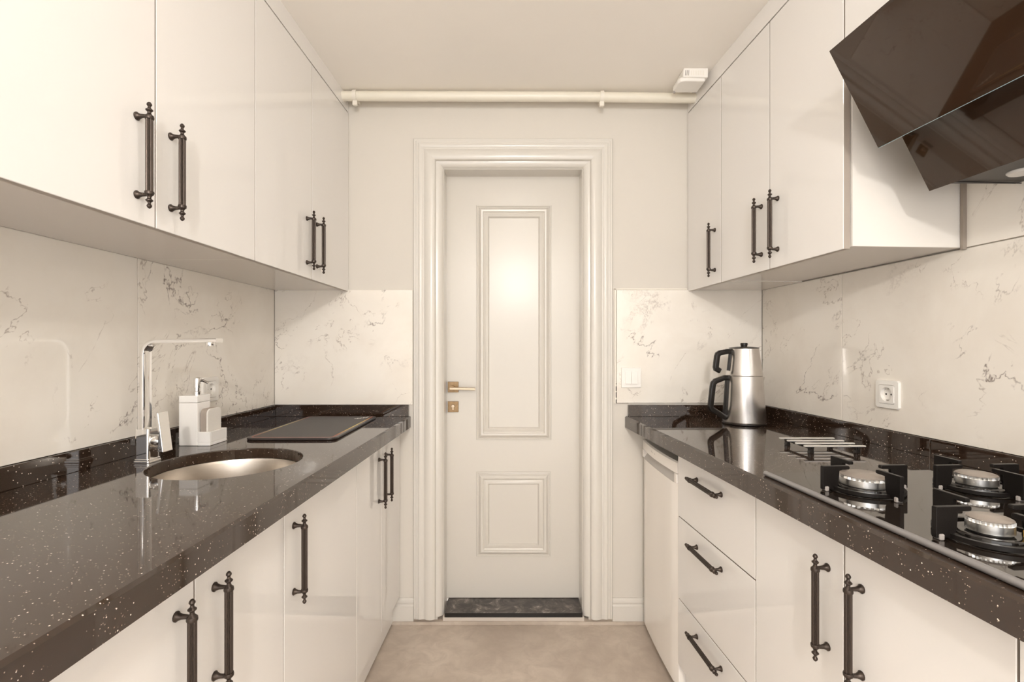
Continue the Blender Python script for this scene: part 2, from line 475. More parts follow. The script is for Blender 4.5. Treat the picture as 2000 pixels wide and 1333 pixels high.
# ------------------------------------------------------------------ door
dr = root('door_1', (XC, D, 0)); structure(dr, 'white panelled interior door in a moulded frame', 'door')
CPROF = [(0.0, 0.0), (0.0, 0.012), (0.0025, 0.0165), (0.011, 0.0165), (0.013, 0.0205), (0.021, 0.0205), (0.0235, 0.025), (0.030, 0.0265), (0.038, 0.025), (0.044, 0.0205),
         (0.048, 0.0205), (0.053, 0.0245), (0.062, 0.029), (0.074, 0.031), (0.086, 0.0295), (0.095, 0.024), (0.0985, 0.017), (0.0985, 0.0)]
HW, ZTOP, ZBOT = 0.439, 2.1416, 0.026
for sg in (-1, 1):
    MB().rings([[(XC + sg * (HW - u), D - v, ZBOT) for u, v in CPROF], [(XC + sg * (HW - u), D - v, ZTOP - u) for u, v in CPROF]], cap=True).part('casing_side', 'casing', dr)
MB().rings([[(XC - HW + u, D - v, ZTOP - u) for u, v in CPROF], [(XC + HW - u, D - v, ZTOP - u) for u, v in CPROF]], cap=True).part('casing_head', 'casing', dr)
# jamb: rounded nosing then a flat lining
JP = [(0.0985, 0.010)] + [(0.0985 + 0.030 * math.sin(a), -0.014 + 0.024 * math.cos(a)) for a in [i * PI / 12 for i in range(0, 7)]] + [(0.1310, -0.016), (0.1310, -0.155), (0.0985, -0.155)]
for sg in (-1, 1):
    MB().rings([[(XC + sg * (HW - u), D - v, 0.030) for u, v in JP], [(XC + sg * (HW - u), D - v, ZTOP - u + 0.006) for u, v in JP]], cap=True).part('jamb', 'casing', dr)
MB().rings([[(XC - HW + u, D - v, ZTOP - u + 0.006) for u, v in JP], [(XC + HW - u, D - v, ZTOP - u + 0.006) for u, v in JP]], cap=True).part('jamb_head', 'casing', dr)
YD = 2.290
MB().box(XC - 0.312, XC + 0.312, YD, YD + 0.04, 0.0525, 2.020, 0.002).part('leaf', 'doorpaint', dr)
MB().box(XC - 0.313, XC - 0.3065, YD - 0.004, YD + 0.03, 0.05, 2.02).box(XC + 0.3065, XC + 0.313, YD - 0.004, YD + 0.03, 0.05, 2.02).part('door_stop', 'casing', dr)
MP = [(0.0, 0.0), (0.0015, 0.006), (0.006, 0.007), (0.0085, 0.003), (0.012, 0.004), (0.017, 0.011), (0.024, 0.014), (0.031, 0.0125), (0.034, 0.007), (0.038, 0.005),
      (0.046, 0.009), (0.054, 0.010), (0.0575, 0.006), (0.060, 0.0)]
def moulding(x0, x1, z0, z1, name):
    loops = []
    for u, v in MP:
        y = YD - v
        loops.append([(x0 + u, y, z0 + u), (x1 - u, y, z0 + u), (x1 - u, y, z1 - u), (x0 + u, y, z1 - u)])
    MB().rings(loops).part(name, 'doorpaint', dr)
moulding(-0.166, 0.183, 0.790, 1.883, 'upper_panel_moulding')
moulding(-0.166, 0.180, 0.247, 0.642, 'lower_panel_moulding')
# handle
px = lambda x, Y: (x - 1000) / F_PX * Y
pz = lambda y, Y: 1.216 - (y - 681) / F_PX * Y
hx = px(885, 2.283); hz = pz(756.5, 2.283)
rs = MB().box(hx - 0.0248, hx + 0.0248, YD - 0.0075, YD - 0.0002, hz - 0.0248, hz + 0.0248, 0.0008).part('handle_rosette', 'brass', dr, 'square antique brass rosette')
lv = MB()
lv.lathe([(0.010, 0), (0.010, 0.042), (0.0, 0.042)], 20, Matrix.Translation((hx, YD - 0.007, hz - 0.002)) @ Matrix.Rotation(PI / 2, 4, 'X'))
lv.part('spindle', 'brass', rs)
MB().sweep([(hx - 0.010, YD - 0.046, hz - 0.004), (hx + 0.012, YD - 0.046, hz - 0.004), (hx + 0.105, YD - 0.046, hz - 0.006)], [(-0.006, -0.0062), (0.006, -0.0062), (0.0075, -0.004), (0.0075, 0.004), (0.006, 0.0062), (-0.006, 0.0062), (-0.0075, 0.004), (-0.0075, -0.004)]).part('lever', 'brass_light', rs)
kz = pz(795, 2.283)
kr = MB().box(hx - 0.0248, hx + 0.0248, YD - 0.0075, YD - 0.0002, kz - 0.0248, kz + 0.0248, 0.0008).part('keyhole_rosette', 'brass', dr, 'square antique brass rosette')
MB().lathe([(0.0085, 0), (0.0085, 0.006), (0.007, 0.0075), (0.0, 0.0075)], 24, Matrix.Translation((hx, YD - 0.0072, kz + 0.003)) @ Matrix.Rotation(PI / 2, 4, 'X')).box(hx - 0.0035, hx + 0.0035, YD - 0.013, YD - 0.0072, kz - 0.013, kz).part('lock_cylinder', 'brass_light', kr)
for z0 in (hz, kz):
    MB().box(XC - 0.3085, XC - 0.3068, YD - 0.028, YD - 0.012, z0 - 0.028, z0 + 0.028).part('strike_plate', 'alutrim', dr)
# threshold
tb = structure(MB().box(XC - 0.312, XC + 0.312, D + 0.004, D + 0.13, -0.02, 0.030).top('trim_1', 'silicone'), 'pale mortar bed under the door threshold', 'trim')
MB().box(XC - 0.302, XC + 0.306, D - 0.014, D + 0.16, 0.030, 0.0505, 0.0015).part('threshold_slab', 'threshold', tb, 'dusty black marble threshold slab')
MB().box(XC - 0.3015, XC + 0.3055, D - 0.0155, D - 0.0142, 0.031, 0.0495).part('polished_edge', 'enamel', tb, 'glossy black front edge')
MB().box(XC - 0.31, XC + 0.315, D - 0.012, D + 0.006, 0.0, 0.0295, 0.002).part('mortar_edge', 'silicone', tb)

# ------------------------------------------------------------------ cabinet handle mesh (shared): bar along z, standing off along x
def handle_mesh(span=0.163, off=0.026):
    b = MB(); h = span / 2
    T = Matrix.Translation((off, 0, 0))
    b.gear(0.0058, 0.0069, 14, -h + 0.006, h - 0.006, T)
    for sg in (-1, 1):
        prof = [(0.0, h - 0.010), (0.0078, h - 0.0095), (0.0085, h - 0.007), (0.0078, h - 0.003), (0.0055, h - 0.001), (0.0035, h + 0.002), (0.0035, h + 0.005), (0.0066, h + 0.0080),
                (0.0066, h + 0.0095), (0.0032, h + 0.0125), (0.0026, h + 0.0155), (0.0048, h + 0.0190), (0.0044, h + 0.0215), (0.0022, h + 0.0245), (0.0, h + 0.0255)]
        b.lathe([(r, sg * z) for r, z in prof], 16, T)
        b.lathe([(0.0, -0.0), (0.0082, 0.0), (0.0084, 0.002), (0.0065, 0.0035), (0.0042, 0.010), (0.0034, off - 0.006), (0.0034, off), (0.0, off)], 14,
                Matrix.Translation((0, 0, sg * (h - 0.003))) @ Matrix.Rotation(PI / 2, 4, 'Y'))
    return b.mesh('handle', 'bronze')
HANDLE = handle_mesh()

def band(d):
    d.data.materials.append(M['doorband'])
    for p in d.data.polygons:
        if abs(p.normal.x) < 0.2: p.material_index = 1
def cabinet(name, run, s0, s1, z0, z1, depth, doors, label, cat='cabinet', group=None, top=True, drawers=None, toe=False, carc_z0=None, gap=0.0034, end_panel=False):
    F, sg = RUN[run]
    o = root(name, (depth / 2, sg * (s0 + s1) / 2, 0 if toe else z0), F)
    T = 0.018; dd = depth - T - 0.006
    cz0 = carc_z0 if carc_z0 is not None else z0
    c = MB(); e = 0.0008
    s0c = max(s0, 0.002)
    c.box(0.010, dd, sg * (s0c + e), sg * (s0c + T), cz0, z1)
    c.box(0.010, dd, sg * (s1 - T), sg * (s1 - e), cz0, z1)
    c.box(0.010, 0.018, sg * (s0 + T), sg * (s1 - T), cz0, z1)
    if top: c.box(0.018, dd, sg * (s0 + T), sg * (s1 - T), z1 - T, z1)
    c.box(0.018, dd, sg * (s0c + T), sg * (s1 - T), cz0, cz0 + T)
    c.part('carcass', 'carcass', o)
    if not toe:
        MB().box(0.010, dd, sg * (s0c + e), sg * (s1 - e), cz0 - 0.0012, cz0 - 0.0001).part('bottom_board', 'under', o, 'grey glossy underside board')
    if toe:
        MB().box(depth - 0.047, depth - 0.029, sg * (s0 + e), sg * (s1 - e), 0.011, z0 + 0.006).part('toe_kick', 'lacquer', o)
    for (a, b_, hs, hz_) in doors:
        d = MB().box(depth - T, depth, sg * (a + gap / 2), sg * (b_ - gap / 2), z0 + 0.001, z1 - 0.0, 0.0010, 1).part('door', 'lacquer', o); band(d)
        if hs is not None: inst('handle', HANDLE, d, (depth, sg * hs, hz_))
    for (za, zb, hz_) in (drawers or []):
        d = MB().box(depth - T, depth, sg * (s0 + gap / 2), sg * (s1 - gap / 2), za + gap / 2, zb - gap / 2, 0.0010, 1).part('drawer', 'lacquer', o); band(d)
        inst('handle', HANDLE, d, (depth, sg * (s0 + s1) / 2 - 0.012, hz_), (PI / 2, 0, 0))
    return tag(o, label, cat, group)

HZU = 1.602; HZL = 0.717
gU, gB = 'glossy white wall cabinets', 'glossy white base cabinets'
def sh(run, ds, s0, s1, doors): return (run, s0 - ds, s1 - ds), [(a - ds, b - ds, None if h is None else h - ds, z) for a, b, h, z in doors]
def cab(name, run, ds, s0, s1, z0, z1, depth, doors, label, **k):
    r, d = sh(run, ds, s0, s1, doors)
    return cabinet(name, *r, z0, z1, depth, d, label, **k)
dUL, dBL, dUR, dBR = 0.007, 0.012, 0.0225, 0.038
cab('wall_cabinet', 'L', dUL, 0.001, 0.762, UB, UT, UD, [(0.001, 0.380, 0.338, HZU), (0.380, 0.762, 0.424, HZU)], 'white two-door wall cabinet left of the door, next to the back wall', group=gU, carc_z0=UB + 0.006)
cab('wall_cabinet', 'L', dUL, 0.762, 1.532, UB, UT, UD, [(0.762, 1.147, 1.103, HZU), (1.147, 1.532, 1.198, HZU)], 'white two-door wall cabinet above the sink, nearest on the left', group=gU, carc_z0=UB + 0.006)
cab('wall_cabinet', 'L', dUL, 1.532, 2.302, UB, UT, UD, [(1.532, 1.917, 1.874, HZU), (1.917, 2.302, 1.964, HZU)], 'white two-door wall cabinet beyond the left picture edge', group=gU, carc_z0=UB + 0.006)
cab('wall_cabinet', 'R', dUR, 0.003, 0.302, UB, UT, UD, [(0.003, 0.302, 0.254, HZU)], 'narrow white one-door wall cabinet above the kettle by the back wall', group=gU, carc_z0=UB + 0.006)
cab('wall_cabinet', 'R', dUR, 0.302, 0.936, UB, UT, UD, [(0.302, 0.617, 0.572, HZU), (0.617, 0.936, 0.660, HZU)], 'white two-door wall cabinet beside the black extractor hood', group=gU, carc_z0=UB + 0.009)
cab('wall_cabinet', 'R', dUR, 0.937, 1.70, 1.900, UT, UD, [(0.937, 1.318, None, 0), (1.318, 1.70, None, 0)], 'short white wall cabinet above the black extractor hood', group=gU)
# top fillers up to the ceiling
structure(MB().prism([(0.01, -0.002), (UD - 0.001, 0.0060), (UD - 0.001, -2.295), (0.01, -2.295)], 'z', UT + 0.0055, H_CEIL - 0.0005).top('trim_2', 'lacquer', FL, (0.17, -1.15, UT)), 'white filler strip between left wall cabinets and ceiling', 'trim')
structure(MB().prism([(0.01, 0.002), (UD - 0.001, -0.0205), (UD - 0.001, 1.677), (0.01, 1.677)], 'z', UT + 0.0055, H_CEIL - 0.0005).top('trim_3', 'lacquer', FR, (0.17, 0.85, UT)), 'white filler strip between right wall cabinets and ceiling', 'trim')
# brown strip painting the shade of the gap between cabinet and tiles
structure(MB().box(0.0095, 0.020, 0.9140, 0.9215, UB + 0.002, 1.899).top('trim_4', 'shadowstrip', FR, (0.015, 0.918, UB)), 'thin brown strip standing in for the shaded gap between right wall cabinet and tiles', 'trim')

BL = 0.562; BZ0, BZ1 = 0.119, 0.860
cab('base_cabinet', 'L', dBL, 0.003, 0.572, BZ0, BZ1, BL, [(0.003, 0.287, 0.236, HZL), (0.287, 0.572, 0.325, HZL)], 'white two-door base cabinet left of the door, by the back wall', group=gB, toe=True)
cab('base_cabinet', 'L', dBL, 0.572, 1.062, BZ0, BZ1, BL, [(0.572, 1.062, 1.014, HZL)], 'wide white one-door base cabinet under the round sink', group=gB, toe=True, top=False)
cab('base_cabinet', 'L', dBL, 1.062, 1.670, BZ0, BZ1, BL, [(1.062, 1.366, 1.314, HZL), (1.366, 1.670, 1.410, HZL)], 'white two-door base cabinet at the bottom left corner', group=gB, toe=True)
cab('base_cabinet', 'L', dBL, 1.670, 2.278, BZ0, BZ1, BL, [(1.670, 1.974, None, HZL), (1.974, 2.278, None, HZL)], 'white base cabinet beyond the left picture edge', group=gB, toe=True)
BR = 0.566
cabinet('drawer_unit', 'R', 0.432, 0.913, BZ0, BZ1, BR, [], 'white unit of three drawers between fridge and hob cabinet', 'drawers', toe=True,
        drawers=[(0.634, BZ1 + 0.001, 0.798), (0.350, 0.634, 0.584), (BZ0, 0.350, 0.300)])
cab('base_cabinet', 'R', dBR, 0.951, 1.551, BZ0, BZ1, BR, [(0.951, 1.250, 1.206, 0.702), (1.250, 1.551, 1.293, 0.702)], 'white two-door base cabinet under the gas hob', group=gB, toe=True)
cab('base_cabinet', 'R', dBR, 1.551, 2.278, BZ0, BZ1, BR, [(1.551, 1.914, None, HZL), (1.914, 2.278, None, HZL)], 'white base cabinet beyond the right picture edge', group=gB, toe=True)

# ------------------------------------------------------------------ worktops
XLF, XRF = -0.449, 0.501                   # front edges at the back wall
SEND = 2.30
def worktop(name, C, t, xf, sgn, hole, label, tz):
    """world-space slab with its far end on the back wall"""
    o = root(name, ((C.x + xf) / 2, D, CB))
    inn = 0.010
    far = D - 0.0005
    def at(x0, s): return (x0 + t.x / abs(t.y) * s, D - s)
    w0 = at(C.x - sgn * 0 + sgn * 0.0095, 0.0005); f0 = at(xf, 0.0005); f1 = at(xf, SEND); w1 = at(C.x + sgn * 0.0095, SEND)
    bm = bmesh.new()
    outer = [bm.verts.new((*p, CT)) for p in (w0, f0, f1, w1)]
    es = [bm.edges.new((outer[i], outer[(i + 1) % 4])) for i in range(4)]
    if hole:
        hc, hr = hole
        N = 72
        hv = [bm.verts.new((hc[0] + hr * math.cos(2 * PI * k / N), hc[1] + hr * math.sin(2 * PI * k / N), CT)) for k in range(N)]
        es += [bm.edges.new((hv[k], hv[(k + 1) % N])) for k in range(N)]
    r = bmesh.ops.triangle_fill(bm, use_beauty=True, use_dissolve=False, edges=es)
    fcs = [g_ for g_ in r['geom'] if isinstance(g_, bmesh.types.BMFace)]
    ex = bmesh.ops.extrude_face_region(bm, geom=fcs)
    nv = [g_ for g_ in ex['geom'] if isinstance(g_, bmesh.types.BMVert)]
    for v in nv: v.co.z = tz
    bmesh.ops.recalc_face_normals(bm, faces=bm.faces[:])
    fx = lambda p: xf + t.x / abs(t.y) * (D - p.y)
    be = [e for e in bm.edges if all(abs(v.co.z - CT) < 1e-6 and abs(v.co.x - fx(v.co)) < 1e-4 for v in e.verts)]
    bmesh.ops.bevel(bm, geom=be, offset=0.005, segments=1, profile=0.5, affect='EDGES')
    if hole:
        he = [e for e in bm.edges if all(abs(v.co.z - CT) < 1e-6 and abs(math.hypot(v.co.x - hole[0][0], v.co.y - hole[0][1]) - hole[1]) < 1e-4 for v in e.verts)]
        bmesh.ops.bevel(bm, geom=he, offset=0.0025, segments=2, profile=0.5, affect='EDGES')
    for f in bm.faces: f.material_index = 1
    b = MB(); b.bm.free(); b.bm = bm
    b.part('slab', 'granite', o)
    if tz > CB + 0.001:
        a0 = at(xf - sgn * 0.045, 0.0005); a1 = at(xf - sgn * 0.045, SEND)
        MB().prism([f0, f1, a1, a0], 'z', CB, tz).part('front_apron', 'granite', o)
    return tag(o, label, 'worktop')
SINK_S, SINK_D, SINK_R = 0.873, 0.328, 0.180
sink_w = FL @ Vector((SINK_D, -SINK_S, 0))
wtl = worktop('worktop', CL, tL, XLF, 1, ((sink_w.x, sink_w.y), SINK_R), 'black speckled granite worktop with the round sink', CB + 0.02)
wtr = worktop('worktop', CR, tR, XRF, -1, None, 'black speckled granite worktop carrying the gas hob', CB)
def upstand(F, sg, s0, s1, parent):
    b = MB().box(0.0005, 0.020, sg * s0, sg * s1, CT, 0.9665, 0.001)
    me = b.mesh('upstand', 'granite'); o = bpy.data.objects.new('upstand', me); COL.objects.link(o)
    o.parent = parent; o.matrix_parent_inverse = parent.matrix_world.inverted(); o.matrix_world = F
upstand(FL, -1, 0.021, SEND, wtl)
upstand(FR, 1, 0.021, 0.829, wtr); upstand(FR, 1, 0.831, SEND, wtr)
MB().box(CL.x + 0.0005, -0.4560, D - 0.020, D - 0.0005, CT, 0.9665, 0.001).part('upstand', 'granite', wtl)
MB().box(0.5125, CR.x - 0.0005, D - 0.020, D - 0.0005, CT, 0.9665, 0.001).part('upstand', 'granite', wtr)

# ------------------------------------------------------------------ sink and tap
sk = root('sink', (sink_w.x, sink_w.y, 0.72))
ORI[sk.name] = Vector((0, 0, 0.72))
MB().lathe([(0.196, CB + 0.0195), (0.178, CB + 0.0190), (0.1755, CB + 0.010), (0.172, CB - 0.03), (0.166, 0.775), (0.150, 0.742), (0.120, 0.728), (0.045, 0.724), (0.045, 0.716), (0.150, 0.720), (0.171, 0.760), (0.1785, CB + 0.010), (0.196, CB + 0.0175), (0.196, CB + 0.0195)], 72).part('bowl', 'sinksteel', sk)
MB().lathe([(0.0, 0.726), (0.020, 0.726), (0.026, 0.728), (0.042, 0.7275), (0.0445, 0.7245), (0.043, 0.722)], 36).part('drain', 'chrome', sk)
tag(sk, 'round satin steel undermount sink in the left worktop', 'sink')

def rrect(a, b, r, n=4):
    out = []
    for cx, cy, a0 in ((a - r, b - r, 0), (-a + r, b - r, PI / 2), (-a + r, -b + r, PI), (a - r, -b + r, 1.5 * PI)):
        for k in range(n + 1):
            t = a0 + PI / 2 * k / n; out.append((cx + r * math.cos(t), cy + r * math.sin(t)))
    return out
fw = Vector((-0.965, 1.300, CT)); FT = Matrix.Translation(fw) @ Matrix.Rotation(math.radians(-3), 4, 'Z')
tp = root('tap', (0, 0, 0), FT)
b = MB(); b.prism(rrect(0.023, 0.023, 0.006), 'z', 0.0, 0.006, 0.001); b.prism(rrect(0.0215, 0.0215, 0.006), 'z', 0.006, 0.011, 0.001)
b.part('base_plate', 'chrome', tp)
MB().prism(rrect(0.0195, 0.0195, 0.006, 5), 'z', 0.011, 0.089, 0.0, soft=True).part('body', 'chrome', tp)
path = [(-0.004, 0, 0.088), (-0.004, 0, 0.285)]
R_ = 0.034
for k in range(1, 9):
    a = PI / 2 * k / 8; path.append((-0.004 + R_ * (1 - math.cos(a)), 0, 0.285 + R_ * math.sin(a)))
path.append((0.198, 0, 0.321))
MB().sweep(path, rrect(0.0140, 0.0055, 0.0012, 2), up=(0, 0, 1) if False else (0, 1, 0)).part('spout', 'chrome', tp) if False else None
sect = [(y, x) for x, y in rrect(0.0145, 0.0055, 0.0012, 2)]
MB().sweep(path, [(u, v) for u, v in sect], up=(0, 1, 0)).part('spout', 'chrome', tp)
MB().lathe([(0.0, 0.0), (0.010, 0.0), (0.011, 0.003), (0.011, 0.010), (0.0, 0.010)], 24, Matrix.Translation((0.172, 0, 0.3055))).part('aerator', 'chrome', tp)
lvb = MB().lathe([(0.0, 0.0), (0.0150, 0.0), (0.0165, 0.003), (0.0165, 0.022), (0.014, 0.026), (0.0, 0.026)], 28, Matrix.Translation((0.0190, 0, 0.056)) @ Matrix.Rotation(PI / 2, 4, 'Y')).part('lever_hub', 'chrome', tp)
MB().prism([(0.041, 0.030), (0.058, 0.028), (0.052, 0.075), (0.044, 0.1325), (0.036, 0.1325), (0.044, 0.075)], 'y', -0.0175, 0.0175, 0.002).part('lever', 'chrome', lvb)
tag(tp, 'chrome square-bar tap with a flat lever behind the sink', 'tap')

# ------------------------------------------------------------------ soap caddy, pump, sponge
SC = root('soap_dispenser', (-1.026, 1.508, CT), Matrix.Rotation(0, 4, 'Z'))
X0, Y0 = -1.024, 1.510
MB().box(X0, X0 + 0.057, Y0, Y0 + 0.066, CT + 0.0005, CT + 0.132, 0.002, 2).part('bottle', 'ceramic', SC)
MB().box(X0, X0 + 0.057, Y0, Y0 + 0.066, CT + 0.133, CT + 0.154, 0.002, 2).part('collar_cap', 'ceramic', SC)
t_ = MB()
xa, xb, ya, yb = X0 + 0.0575, X0 + 0.096, Y0, Y0 + 0.090
t_.box(xa, xb, ya, yb, CT + 0.0005, CT + 0.010, 0.001); t_.box(xa, xb, ya, ya + 0.006, CT + 0.010, CT + 0.043, 0.001)
t_.box(xa, xb, yb - 0.006, yb, CT + 0.010, CT + 0.043, 0.001); t_.box(xb - 0.005, xb, ya + 0.006, yb - 0.006, CT + 0.010, CT + 0.043, 0.001)
t_.part('sponge_tray', 'ceramic', SC)
pc = (X0 + 0.034, Y0 + 0.036)
pm = MB().lathe([(0.011, 0), (0.011, 0.010), (0.009, 0.012), (0.009, 0.022), (0.0105, 0.023), (0.0105, 0.052), (0.009, 0.054), (0.0, 0.054)], 24, Matrix.Translation((pc[0], pc[1], CT + 0.154))).part('pump', 'chrome', SC)
MB().tube([(pc[0], pc[1], CT + 0.199), (pc[0] + 0.016, pc[1] + 0.004, CT + 0.199), (pc[0] + 0.029, pc[1] + 0.008, CT + 0.190)], 0.0042, 10).part('nozzle', 'chrome', pm)
tag(SC, 'white ceramic soap dispenser with chrome pump and sponge tray', 'soap dispenser')
sp = root('sponge', (X0 + 0.075, Y0 + 0.045, CT + 0.0105))
def rslab(x0, x1, mat, nm):
    r = 0.016; pts = [(Y0 + 0.010, CT + 0.0110)]
    pts += [(Y0 + 0.010 + r - r * math.cos(a), CT + 0.112 - r + r * math.sin(a)) for a in [i * PI / 12 for i in range(7)]]
    pts += [(Y0 + 0.080 - r + r * math.sin(a), CT + 0.112 - r + r * math.cos(a)) for a in [i * PI / 12 for i in range(7)]]
    pts += [(Y0 + 0.080, CT + 0.0110)]
    MB().prism(pts, 'x', x0, x1, 0.001).part(nm, mat, sp)
rslab(X0 + 0.0600, X0 + 0.0780, 'sponge', 'foam_layer'); rslab(X0 + 0.0785, X0 + 0.0835, 'spongewhite', 'scourer_layer')
tag(sp, 'beige dish sponge standing in the dispenser tray', 'sponge')

# ------------------------------------------------------------------ counter mat
MO = Vector((-0.7255, 1.857, CT)); MT = Matrix.Translation(MO) @ Matrix.Rotation(math.radians(0.6), 4, 'Z')
mt = root('counter_mat', (0, 0, 0), MT)
ma, mb_ = 0.148, 0.262
MB().prism(rrect(ma, mb_, 0.028, 6), 'z', 0.0005, 0.0085, 0.003).part('mat_body', 'matedge', mt)
lo = rrect(ma - 0.012, mb_ - 0.012, 0.020, 6); li = rrect(ma - 0.017, mb_ - 0.017, 0.016, 6)
MB().prism(lo, 'z', 0.0082, 0.0090).part('border_line', 'matborder', mt)
MB().prism(li, 'z', 0.0086, 0.0094).part('mat_surface', 'mat', mt)
# small white script mark near the far right corner (illegible in the photograph)
zz = [(0.078, 0.168), (0.090, 0.172), (0.087, 0.185), (0.097, 0.178), (0.099, 0.196), (0.107, 0.190), (0.105, 0.212), (0.115, 0.204), (0.118, 0.228)]
MB().sweep([(x, y, 0.0097) for x, y in zz], [(-0.0022, -0.0003), (0.0022, -0.0003), (0.0022, 0.0003), (-0.0022, 0.0003)]).part('logo_mark', 'print', mt)
tag(mt, 'charcoal counter mat with a yellow and red border line', 'mat')

# ------------------------------------------------------------------ outlets and switch
def outlet(F, sg, s, z, label):
    o = root('wall_outlet', (0.009, sg * s, z), F); y = sg * s
    N = 48
    def sq(h, x):
        out = []
        for k in range(N):
            a = 2 * PI * (k + 0.5) / N; m = max(abs(math.cos(a)), abs(math.sin(a))); out.append((x, y + h * math.cos(a) / m, z + h * math.sin(a) / m))
        return out
    C = lambda r, x: [(x, y + r * math.cos(2 * PI * (k + 0.5) / N), z + r * math.sin(2 * PI * (k + 0.5) / N)) for k in range(N)]
    MB().rings([sq(0.0425, 0.0092), sq(0.0425, 0.0155), sq(0.0415, 0.0170), sq(0.0290, 0.0176), sq(0.0285, 0.0095)]).part('frame', 'whiteplastic', o)
    MB().rings([sq(0.0280, 0.0120), sq(0.0280, 0.0186), sq(0.0275, 0.0192), C(0.0212, 0.0192), C(0.0204, 0.0184), C(0.0196, 0.0080)]).part('socket_insert', 'whiteplastic', o)
    MB().lathe([(0, 0), (0.0205, 0), (0.0205, 0.0008), (0, 0.0008)], 36, Matrix.Translation((0.0093, y, z)) @ Matrix.Rotation(PI / 2, 4, 'Y')).part('socket_floor', 'whiteplastic', o)
    for dy in (-0.0095, 0.0095):
        MB().lathe([(0.0, 0), (0.0028, 0), (0.0028, 0.0006), (0, 0.0006)], 14, Matrix.Translation((0.0102, y + dy, z)) @ Matrix.Rotation(PI / 2, 4, 'Y')).part('pin_hole', 'dark', o)
    for dz in (-0.0175, 0.0175):
        MB().box(0.0102, 0.0165, y - 0.003, y + 0.003, z + dz - 0.0016, z + dz + 0.0016).part('earth_clip', 'steel', o)
    return tag(o, label, 'outlet', 'wall outlets')
outlet(FL, -1, 0.462, 1.073, 'white wall outlet on the left tiles behind the soap pump')
outlet(FR, 1, 0.682, 1.076, 'white wall outlet on the right tiles above the hob')
sw = root('light_switch', (0.525, D - 0.009, 1.0875))
MB().prism([(0.525 + a, 1.0875 + b) for a, b in rrect(0.0430, 0.0435, 0.003)], 'y', D - 0.0175, D - 0.0092, 0.0015).part('frame', 'whiteplastic', sw)
for sx in (-1, 1):
    xa, xb = sorted((0.525 + sx * 0.0006, 0.525 + sx * 0.0262))
    MB().prism([(D - 0.0175, 1.0605), (D - 0.0245, 1.0605), (D - 0.0195, 1.1145), (D - 0.0175, 1.1145)], 'x', xa, xb, 0.0006).part('rocker', 'whiteplastic', sw)
tag(sw, 'white double light switch on the tiles right of the door', 'light switch')

# ------------------------------------------------------------------ gas pipe and detector under the ceiling
PY, PZ = 2.112, 2.301
pp = root('gas_pipe', (0.02, PY, PZ))
MB().tube([(-0.735, PY, PZ), (0.30, PY, PZ - 0.003), (0.81, PY, PZ - 0.010)], 0.0205, 24).part('pipe', 'pipe', pp)
for x, dz in ((px(692, 2.10), 0.0), (px(1176, 2.10), -0.004)):
    c = MB()
    N = 20
    ring = lambda r, xx: [(xx, PY + r * math.cos(2 * PI * k / N), PZ + dz + r * math.sin(2 * PI * k / N)) for k in range(N)]
    c.rings([ring(0.0212, x - 0.008), ring(0.0250, x - 0.008), ring(0.0250, x + 0.008), ring(0.0212, x + 0.008)])
    c.box(x - 0.010, x + 0.010, PY - 0.010, PY + 0.006, PZ + dz - 0.042, PZ + dz - 0.0215, 0.002)
    c.box(x - 0.004, x + 0.004, PY + 0.022, D, PZ + dz - 0.004, PZ + dz + 0.004)
    c.part('pipe_clip', 'creamplastic', pp)
tag(pp, 'cream painted gas pipe running along the wall under the ceiling', 'pipe')
gd = root('gas_detector', (0.725, 1.965, H_CEIL))
b = MB().prism([(0.677, H_CEIL - 0.036), (0.777, H_CEIL - 0.038), (0.778, H_CEIL - 0.0005), (0.680, H_CEIL - 0.0005)], 'y', 1.945, 2.030, 0.004, 2)
bd = b.part('housing', 'whiteplastic', gd)
MB().prism([(0.664, 1.975), (0.672, 1.958), (0.690, 1.952), (0.770, 1.955), (0.770, 2.045), (0.672, 2.045), (0.664, 2.030)], 'z', H_CEIL - 0.048, H_CEIL - 0.030, 0.005, 2).part('sensor_cover', 'whiteplastic', gd)
for i in range(3):
    xx = 0.6865 + i * 0.0062
    MB().prism([(xx - 0.002, H_CEIL - 0.031), (xx + 0.0006, H_CEIL - 0.031), (xx + 0.0022, H_CEIL - 0.010), (xx, H_CEIL - 0.010)], 'y', 1.9442, 1.947).part('vent_slot', 'rubber', bd)
for i in range(8):
    xx = 0.710 + i * 0.0068
    MB().box(xx, xx + 0.0016, 1.9444, 1.947, H_CEIL - 0.030, H_CEIL - 0.012).part('vent_rib', 'creamplastic', bd)
MB().lathe([(0, 0), (0.004, 0), (0.003, 0.006), (0, 0.007)], 12, Matrix.Translation((0.672, 2.035, H_CEIL - 0.054))).part('indicator', 'rubber', gd)
tag(gd, 'white gas detector on the ceiling beside the right cabinets', 'gas detector')

# ------------------------------------------------------------------ fridge
fa = math.atan2(-0.003, 0.434)
FFm = mk_frame(Vector((0.5725, 1.933, 0)), Vector((-math.cos(fa), math.sin(fa), 0)), Vector((-math.sin(fa), -math.cos(fa), 0)))
fr = root('mini_fridge', (-0.25, 0, 0), FFm)
W = 0.217
MB().box(-0.470, -0.052, -W, W - 0.038, 0.030, 0.812, 0.004).part('cabinet_body', 'fridge', fr)
def bow(y, amt): return amt * (1 - (y / W) ** 2)
def door_sec(z, back=-0.048, inset=0.0):
    N = 14; pts = [(back, -W, z)]
    for i in range(N + 1):
        y = -W + 2 * W * i / N
        e = min(1.0, (W - abs(y)) / 0.010); rd = -0.008 * (1 - e) ** 2
        pts.append((bow(y, 0.006) - inset + rd, y, z))
    pts.append((back, W, z)); return pts
MB().rings([door_sec(0.036), door_sec(0.742)], cap=True).part('door', 'fridge', fr, 'glossy white fridge door')
